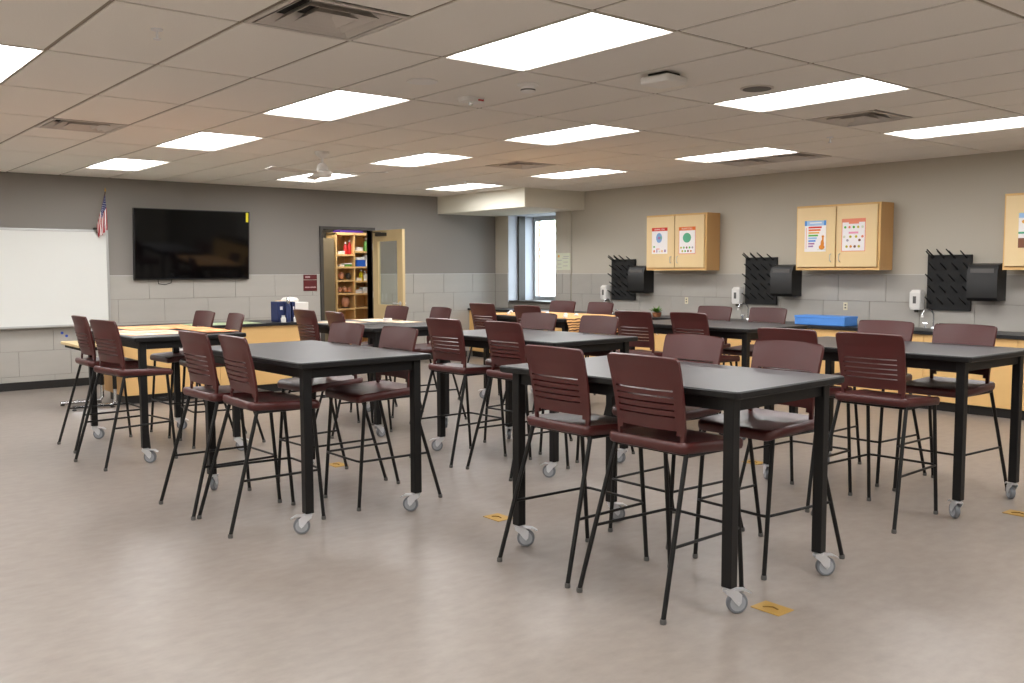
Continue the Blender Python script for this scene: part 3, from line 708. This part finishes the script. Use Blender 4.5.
poster(5.82, 1.685, .30, .375, 'chart with salmon border, pink title and rows of small fruit', [(0,1,.89,1,'p_salmon'), (.3,.72,.84,.89,'p_salmon'), (0,.03,0,.89,'p_salmon'), (.97,1,0,.89,'p_salmon'), (0,1,0,.02,'p_salmon'), (.3,.7,.54,.60,'p_pink')] + [(.10+.18*k,.2+.18*k,.70,.78,(E_, ['p_green','p_salmon','p_green2','p_olive','p_pale'][k])) for k in range(5)] + [(u,u+.11,v,v+.08,(E_, q)) for u, v, q in ((.06,.41,'p_pale'),(.32,.41,'p_olive'),(.56,.41,'p_olive'),(.82,.41,'p_salmon'),(.2,.3,'p_grey'),(.7,.3,'p_brown'))] + [(.17+.17*k,.28+.17*k,.11,.19,(E_, ['p_olive','p_giraffe','p_brown','p_olive'][k])) for k in range(4)])
poster(3.885, 1.69, .28, .345, 'chart with blue sky and brown ground at the right picture edge', [(0,1,.86,1,'p_lblue'), (0,1,.3,.86,'p_white'), (.1,.5,.68,.82,(E_,'p_yellow')), (0,.5,.4,.46,'p_teal'), (0,1,0,.28,'p_brown')])

# things on the wall counter
tr = empty('storage_tray', (9.74, 6.095, CZ+.0005)); tag(tr, 'shallow bright blue tray box on the wall counter', 'tray')
bbox_(.14, .33, 0, .09, .02, .006).build('body', 'blue', tr); bbox_(.145, .335, .082, .108, .02, .004).build('lid', 'blue', tr)
bk = ontable('paper_stack', bbox_(.13, .10, 0, .05, .005, .003), 'clearpl', (9.80, 5.50, CZ+.0005), 'pale plastic packet beside the blue tray', 'packet')
pl = empty('potted_plant', (9.68, 8.66, CZ+.0005)); tag(pl, 'small green plant in a low pot on the wall counter', 'plant')
MB().lathe([(.05, 0), (.065, .06), (.06, .06), (.05, .05)], n=14).build('pot', 'pot', pl, 40)
mb = MB()
for k in range(26):
    a = random.uniform(0, 2*PI); e = random.uniform(.2, 1.2); L = random.uniform(.08, .16)
    dv = Vector((math.cos(a)*math.cos(e), math.sin(a)*math.cos(e), math.sin(e)*.7)); c = Vector((0, 0, .055)); sd_ = Vector((-math.sin(a), math.cos(a), 0))*.022
    mb.quad([c, c+dv*L*.55+sd_, c+dv*L, c+dv*L*.55-sd_])
mb.build('leaves', 'leaf', pl)
ontable('folded_paper', MB().loft([rrect(.10,.14,.005,0), rrect(.06,.10,.03,.025), rrect(.01,.02,.008,.035)]), 'p_purple', (9.80, 4.35, CZ+.0005), 'crumpled mauve sheet on the counter near the right edge', 'paper')

# ------------------------------------------------------------------ floor power plates
for x, y, lab in ((3.405, 2.36, 'brass floor plate beside the nearest table leg'), (3.42, 4.31, 'brass floor plate behind the nearest table'), (3.425, 6.29, 'brass floor plate in the aisle beyond the left bare table'), (5.90, 2.35, 'brass floor plate below the right hand table end'), (5.93, 4.30, 'brass floor plate beyond the right hand table')):
    t = empty('floor_plate', (x, y, 0)); tag(t, lab, 'floor plate', 'brass floor plates')
    bbox_(.058, .075, 0.0005, .004, .006, .0015).build('plate', 'brass', t)
    mb = MB(); mb.tube([(-.02, .035, .004), (-.005, .02, .005), (.008, -.0, .005), (.0, -.03, .004)], .004, 6); mb.build('latch', 'brassd', t)

# ------------------------------------------------------------------ tables
TZ = .977; LX, LY = .37, .67
def make_table():
    t = empty('table')
    top = MB(); rings = []
    hx, hy, r = .445, .75, .018
    top.loft([rrect(hx-.006,hy-.006,r,TZ-.034), rrect(hx,hy,r,TZ-.028), rrect(hx,hy,r,TZ-.006)], caps=False, mt='black')
    n = len(top.v); ro = rrect(hx,hy,r,TZ-.006); ri = rrect(hx-.006,hy-.006,r-.004,TZ)
    top.loft([ro, ri], caps=False, mt='black'); k = len(ri)
    top.quad(ri, 'ltop'); top.quad(list(reversed(rrect(hx-.006,hy-.006,r,TZ-.034))), 'black')
    top.build('tabletop', None, t)
    for s in (-1, 1):
        B(s*LX-.012, s*LX+.012, -LY+.026, LY-.026, TZ-.095, TZ-.034).build('apron', 'black', t)
        B(-LX+.026, LX-.026, s*LY-.012, s*LY+.012, TZ-.095, TZ-.034).build('apron', 'black', t)
    for sx in (-1, 1):
        for sy in (-1, 1):
            lg = bbox_(.0255, .0255, .118, TZ-.034, .004, .002, n=2).build('leg', 'black', t, loc=(sx*LX, sy*LY, 0))
            # caster: trailing along +x of the caster frame
            fk = MB()
            for s in (-1, 1):
                y = s*.019
                prof = [(-.022,.106),(.03,.106),(.052,.085),(.05,.05),(.038,.035),(.026,.045),(.002,.075),(-.02,.092)]
                a = [(x, y-.0018, z) for x, z in prof]; b = [(x, y+.0018, z) for x, z in prof]
                fk.loft([a, b])
            fk.box(-.022, .03, -.0205, .0205, .102, .107); fk.lathe([(.024, .106), (.024, .113), (.012, .120)], n=14)
            fk.lathe([(.006, -.024), (.006, .024)], (.036, 0, .047), 'y', 8)
            fk.build('caster_fork', 'zinc', lg, 30)
            wh = MB(); wh.lathe([(.036, -.014), (.044, -.013), (.047, -.009), (.047, .009), (.044, .013), (.036, .014)], (.036, 0, .047), 'y', 24, mt='tread')
            for s in (-1, 1): wh.lathe([(.0355, s*.0145), (.030, s*.0125), (.012, s*.0125), (.010, s*.016)], (.036, 0, .047), 'y', 20, mt='hub')
            wh.build('caster_wheel', None, lg, 40)
            MB().loft([[(.02,-.02,.108),(.02,.02,.108),(.02,.02,.103),(.02,-.02,.103)], [(.07,-.02,.105),(.07,.02,.105),(.07,.02,.100),(.07,-.02,.100)], [(.098,-.014,.090),(.098,.014,.090),(.098,.014,.086),(.098,-.014,.086)]]).build('brake_pedal', 'zinc', lg)
    return t
TABLES = [   # name, x, y, rot(deg), label, caster headings
 ('T1', 3.552, 3.135, 2.8, 'bare dark topped table nearest the camera, front right', [-30, -42, -36, -38]),
 ('T2', 2.745, 5.415, 1.2, 'bare dark table at the front left, nearest the open floor', [150, 48, 135, 100]),
 ('T3', 2.690, 7.99, .3, 'table covered with orange printed sheets before the whiteboard', [-40, -36, -34, -36]),
 ('T4', 4.750, 5.58, 1.8, 'bare dark table in the middle, behind the nearest table', [125, 150, 100, 60]),
 ('T5', 5.865, 3.195, -.6, 'bare dark table at the right edge before the wall counter', [52, 50, 45, 48]),
 ('T6', 4.645, 7.77, 0, 'dark table strewn with papers in front of the open door', [10, -30, 60, 130]),
 ('T7', 6.930, 7.80, 0, 'table with a brown striped cloth nearest the window', [20, 140, -50, 80]),
 ('T8', 6.985, 5.57, 0, 'bare dark table between the counter and the middle table', [52, 30, 50, 48])]
proto_t = make_table(); TPOS = {}
for k, (nm, x, y, a, lab, heads) in enumerate(TABLES):
    t = proto_t if k == 0 else copy_tree(proto_t)
    t.location = (x, y, 0); t.rotation_euler = (0, 0, math.radians(a)); tag(t, lab, 'table', 'wheeled high classroom tables')
    TPOS[nm] = (x, y, math.radians(a))
    for lg, hd_ in zip([c for c in t.children if c.name.startswith('leg')], heads):
        for c in lg.children: c.rotation_euler = (0, 0, math.radians(hd_-a))

# things lying on the tables
def on(nm, dx, dy, dz=.0008):
    x, y, a = TPOS[nm]; return (x+dx*math.cos(a)-dy*math.sin(a), y+dx*math.sin(a)+dy*math.cos(a), TZ+dz)
def sheet(nm, dx, dy, hx, hy, rz, mt, label, group, dz=.0008):
    o = bbox_(hx, hy, 0, .003, .004, .0008).build('printed_sheet', mt, None, False, on(nm, dx, dy, dz)); o.rotation_euler = (0, 0, rz); tag(o, label, 'sheet', group)
sheet('T3', -.16, -.14, .25, .36, .03, 'printsheet', 'cream and orange printed sheet on the near part of its table', 'printed sheets on the far left table')
sheet('T3', .10, .38, .30, .30, -.05, 'printsheet2', 'orange and red printed sheet on the far part of its table', 'printed sheets on the far left table', .005)
sheet('T3', .29, -.25, .13, .38, 0, 'printsheet2', 'narrow orange sheet along the right edge of its table', 'printed sheets on the far left table', .0095)
sheet('T6', -.20, .30, .16, .22, .2, 'paperprint', 'tan printed paper on the left part of the table by the door', 'papers on the table by the door')
sheet('T6', .25, .38, .15, .26, -.1, 'paperprint', 'tan printed paper on the right far part of the table by the door', 'papers on the table by the door')
sheet('T6', .30, -.02, .13, .18, .1, 'paperprint', 'tan printed paper on the right near part of the table by the door', 'papers on the table by the door')
sheet('T6', -.10, -.10, .14, .10, .3, 'ltop', 'dark grey folder lying on the table by the door', 'papers on the table by the door')
ontable('tape_roll', MB().lathe([(.045, 0), (.045, .03), (.025, .03), (.025, 0)], n=18, caps=False), 'plastic_w', on('T6', .22, .10, .005), 'small white roll on the papers by the door', 'roll')
# cloth on T7, hanging over the near end
x, y, a = TPOS['T7']; mb = MB(); NXc, NYc = 26, 34; L0, L1 = -.75, .70
prof = []
for j in range(NYc+1):
    s = j/NYc
    if s < .12: prof.append((-.758, -.16*(1-s/.12)))
    elif s < .16: prof.append((-.758+.012*(s-.12)/.04, .0+.004*(s-.12)/.04))
    else: prof.append((-.746+(s-.16)/.84*1.42, .004))
for i in range(NXc+1):
    u = -.43+.86*i/NXc
    for j, (yy, zz) in enumerate(prof):
        hang = max(0, -zz)
        mb.v.append((u+.01*math.sin(j*1.3)*(1 if i in (0, NXc) else 0), yy-.004-hang*.10*(1+math.sin(u*26)), TZ+zz+.0012*(1+math.sin(u*40+yy*23)) * (zz >= 0) - (.012*abs(math.sin(u*21)) if j == 0 else 0)))
for i in range(NXc):
    for j in range(NYc): k = i*(NYc+1)+j; mb.faces([(k, k+NYc+1, k+NYc+2, k+1)])
tclo = mb.build('tablecloth', 'cloth', None, 60, (x, y, .0006)); tag(tclo, 'brown striped cloth on the table nearest the window', 'tablecloth')
sm = tclo.modifiers.new('thickness', 'SOLIDIFY'); sm.thickness = .0025; sm.offset = 1
for k in range(9):
    tt = k/8; px = -.36+.12*math.sin(k*2.1); py = -.66+1.25*tt
    ontable('shell', MB().lathe([(.02, 0), (.026, .012), (.018, .024), (.004, .03)], n=10), 'plastic_w', (x+px+.2*(k % 3), y+py, TZ+.010), ['first', 'second', 'third', 'fourth', 'fifth', 'sixth', 'seventh', 'eighth', 'farthest'][k]+' small white pebble from the near end of the striped cloth', 'pebble', 'white pebbles on the striped cloth', 50)

# ------------------------------------------------------------------ chairs
def make_chair():
    """faces +y, feet on z=0"""
    t = empty('bar_chair')
    # seat shell
    S = MB(); n = 6
    def out(inset, z, zf=0, r=.045):
        P = rrect(.236-inset, .222-inset, max(r-inset, .012), z, n, 0, .066)
        res = []
        for (x, y, zz) in P:
            v = (y-.066)/.222; f = max(0, v-.35)/.65
            res.append((x*(1-.03*max(0, -v)), y, zz - .022*f*f + .010*max(0, -v)**2 + zf*abs(x/.236)**2))
        return res
    S.loft([out(.05, .684), out(.016, .684), out(.005, .690), out(0, .706), out(.001, .726), out(.010, .735), out(.045, .728), out(.09, .722), out(.15, .717), out(.2, .716)])
    S.build('seat', 'maroon', t, 50)
    # backrest: curved shell with five slots and an opening above the seat
    zs = [.715, .740, .765, .785, .81, .846]
    slots = []
    z = .846
    for k in range(5):
        zs.append(z+.007); slots.append(len(zs)-2); zs.append(z+.029); z += .029
    zs += [1.025, 1.05, 1.075, 1.092, 1.103, 1.109, 1.111]
    us = [-1, -.965, -.90, -.80, -.66, -.5, -.33, -.16, 0, .16, .33, .5, .66, .80, .90, .965, 1]
    def hw(z):
        if z < .80: return .196+.004*(z-.715)/.085
        b = .200+.010*(z-.80)/.25
        d = max(0, z-1.088)/.023
        return min(b, .210) - .020*(1-math.sqrt(max(0, 1-d*d)))
    def cy(z): q = (z-.715)/.396; return -.112-.030*q-.045*q*q
    def pos(u, z):
        h = hw(z); crv = .022 if z > .79 else .010+.012*max(0, z-.715)/.075
        return Vector((u*h, cy(z)+crv*u*u, z + (0.012*(1-u*u) if z > 1.09 else 0)*0 - (.004*u*u*max(0, (z-1.05)/.06))))
    nu, nv = len(us), len(zs)
    keep = {}
    for j in range(nv-1):
        zc = (zs[j]+zs[j+1])/2
        for i in range(nu-1):
            uc = (us[i]+us[i+1])/2
            k_ = True
            if j in slots and abs(uc) < .80: k_ = False
            if zc < .785 and zc > .0 and abs(uc) < (.80 if zc > .765 else .86): k_ = False
            keep[(i, j)] = k_
    mbk = MB(); th = .0075
    for side in (0, 1):
        for j in range(nv):
            for i in range(nu):
                p = pos(us[i], zs[j]); e = 1e-3
                du = pos(us[i]+e, zs[j])-pos(us[i]-e, zs[j]); dz_ = Vector((0, cy(zs[j]+e)-cy(zs[j]-e), 2*e))
                nn = du.cross(dz_).normalized()
                zz_ = zs[j]; rib = .009 if (side == 1 and .84 < zz_ < 1.0 and abs(us[i]) < .81) else 0
                thk = (th+rib)*(1 if side else -1)
                mbk.v.append(tuple(p+nn*thk))
    N = nu*nv; idx = lambda i, j, s: s*N+j*nu+i
    fs = []
    for (i, j), k_ in keep.items():
        if not k_: continue
        fs.append((idx(i,j,0), idx(i+1,j,0), idx(i+1,j+1,0), idx(i,j+1,0)))
        fs.append((idx(i,j,1), idx(i,j+1,1), idx(i+1,j+1,1), idx(i+1,j,1)))
        for (di, dj, a, b) in ((-1,0,(i,j+1),(i,j)), (1,0,(i+1,j),(i+1,j+1)), (0,-1,(i,j),(i+1,j)), (0,1,(i+1,j+1),(i,j+1))):
            if not keep.get((i+di, j+dj), False):
                fs.append((idx(*a,0), idx(*b,0), idx(*b,1), idx(*a,1)))
    mbk.faces([f[::-1] for f in fs])
    # drop unused verts
    used = sorted({q for f in mbk.f for q in f}); mp_ = {q: k for k, q in enumerate(used)}
    mbk.v = [mbk.v[q] for q in used]; mbk.f = [tuple(mp_[q] for q in f) for f in mbk.f]
    mbk.build('backrest', 'maroon', t, 50)
    # legs
    fr_, ft_ = (.216, .290), (.212, .235); rr_, rt_ = (.255, -.295), (.210, -.105)
    for s in (-1, 1):
        for (f, tp) in ((fr_, ft_), (rr_, rt_)):
            lg = MB().tube([(s*f[0], f[1], .012), (s*tp[0], tp[1], .692)], .0112, 10).build('leg', 'black', t, 60)
            MB().lathe([(.013, 0), (.0145, .006), (.0135, .022)], (s*f[0], f[1], 0), n=10).build('glide', 'glide', lg, 40)
    mb = MB()
    for s in (-1, 1): mb.tube([(s*.211, .235, .683), (s*.211, -.105, .683)], .010, 8)
    for yy in (.19, -.08): mb.tube([(-.212, yy, .681), (.212, yy, .681)], .009, 8)
    mb.build('seat_frame', 'black', t)
    zf = .305; k = zf/.692
    L = lambda a, b: (a[0]+(b[0]-a[0])*k, a[1]+(b[1]-a[1])*k)
    (fx, fy), (rx, ry) = L(fr_, ft_), L(rr_, rt_); fy += .016
    pts = [(-rx, ry, zf), (-fx-.004, fy-.03, zf), (-fx+.006, fy-.006, zf), (-fx+.03, fy, zf), (fx-.03, fy, zf), (fx-.006, fy-.006, zf), (fx+.004, fy-.03, zf), (rx, ry, zf)]
    MB().tube(pts, .0075, 8).build('footrest', 'black', t, 60)
    return t
CH = {  # backrest top centres measured along each table side: (x, y, twist deg)
 'T1L': [(3.032,3.39,0),(3.032,2.80,0)], 'T1R': [(4.185,3.45,0),(4.17,2.82,-2)],
 'T2L': [(2.112,5.70,2),(2.15,5.175,-2)], 'T2R': [(3.295,5.84,3),(3.32,5.20,0)],
 'T3L': [(2.135,8.33,0),(2.08,7.50,9)], 'T3R': [(3.29,8.49,2),(3.305,7.83,-6)],
 'T4L': [(4.15,5.92,3),(4.225,5.27,0)], 'T4R': [(5.33,6.10,4),(5.34,5.38,0)],
 'T5L': [(5.075,3.46,2),(5.05,2.88,1)], 'T5R': [(6.37,3.49,0),(6.335,2.91,-1)],
 'T6L': [(4.09,8.12,0),(4.10,7.53,-8)], 'T6R': [(5.29,8.34,0),(5.39,7.70,-8)],
 'T7L': [(6.40,8.36,3),(6.345,7.50,0)], 'T7R': [(7.60,8.28,2),(7.57,7.62,-3)],
 'T8L': [(6.17,5.82,3),(6.33,5.30,-2)], 'T8R': [(7.63,6.03,0),(7.69,5.43,0)]}
TN = {'T1': 'front right table', 'T2': 'bare front left table', 'T3': 'table with orange sheets', 'T4': 'bare middle table', 'T5': 'right edge table', 'T6': 'paper-strewn table by the door', 'T7': 'table with striped cloth', 'T8': 'bare table before the wall counter'}
proto_c = make_chair(); first = True
for key, lst in CH.items():
    L = key[2] == 'L'
    for k, (x, y, tw) in enumerate(lst):
        t = proto_c if first else copy_tree(proto_c); first = False
        x += .165 if L else -.172
        t.location = (x, y, 0); t.rotation_euler = (0, 0, math.radians((-90 if L else 90)+tw))
        tag(t, f'maroon bar chair, {"back turned" if L else "facing the camera"}, {"farther" if k == 0 else "nearer"} one at the {TN[key[:2]]}', 'chair', 'maroon bar chairs at the high tables')
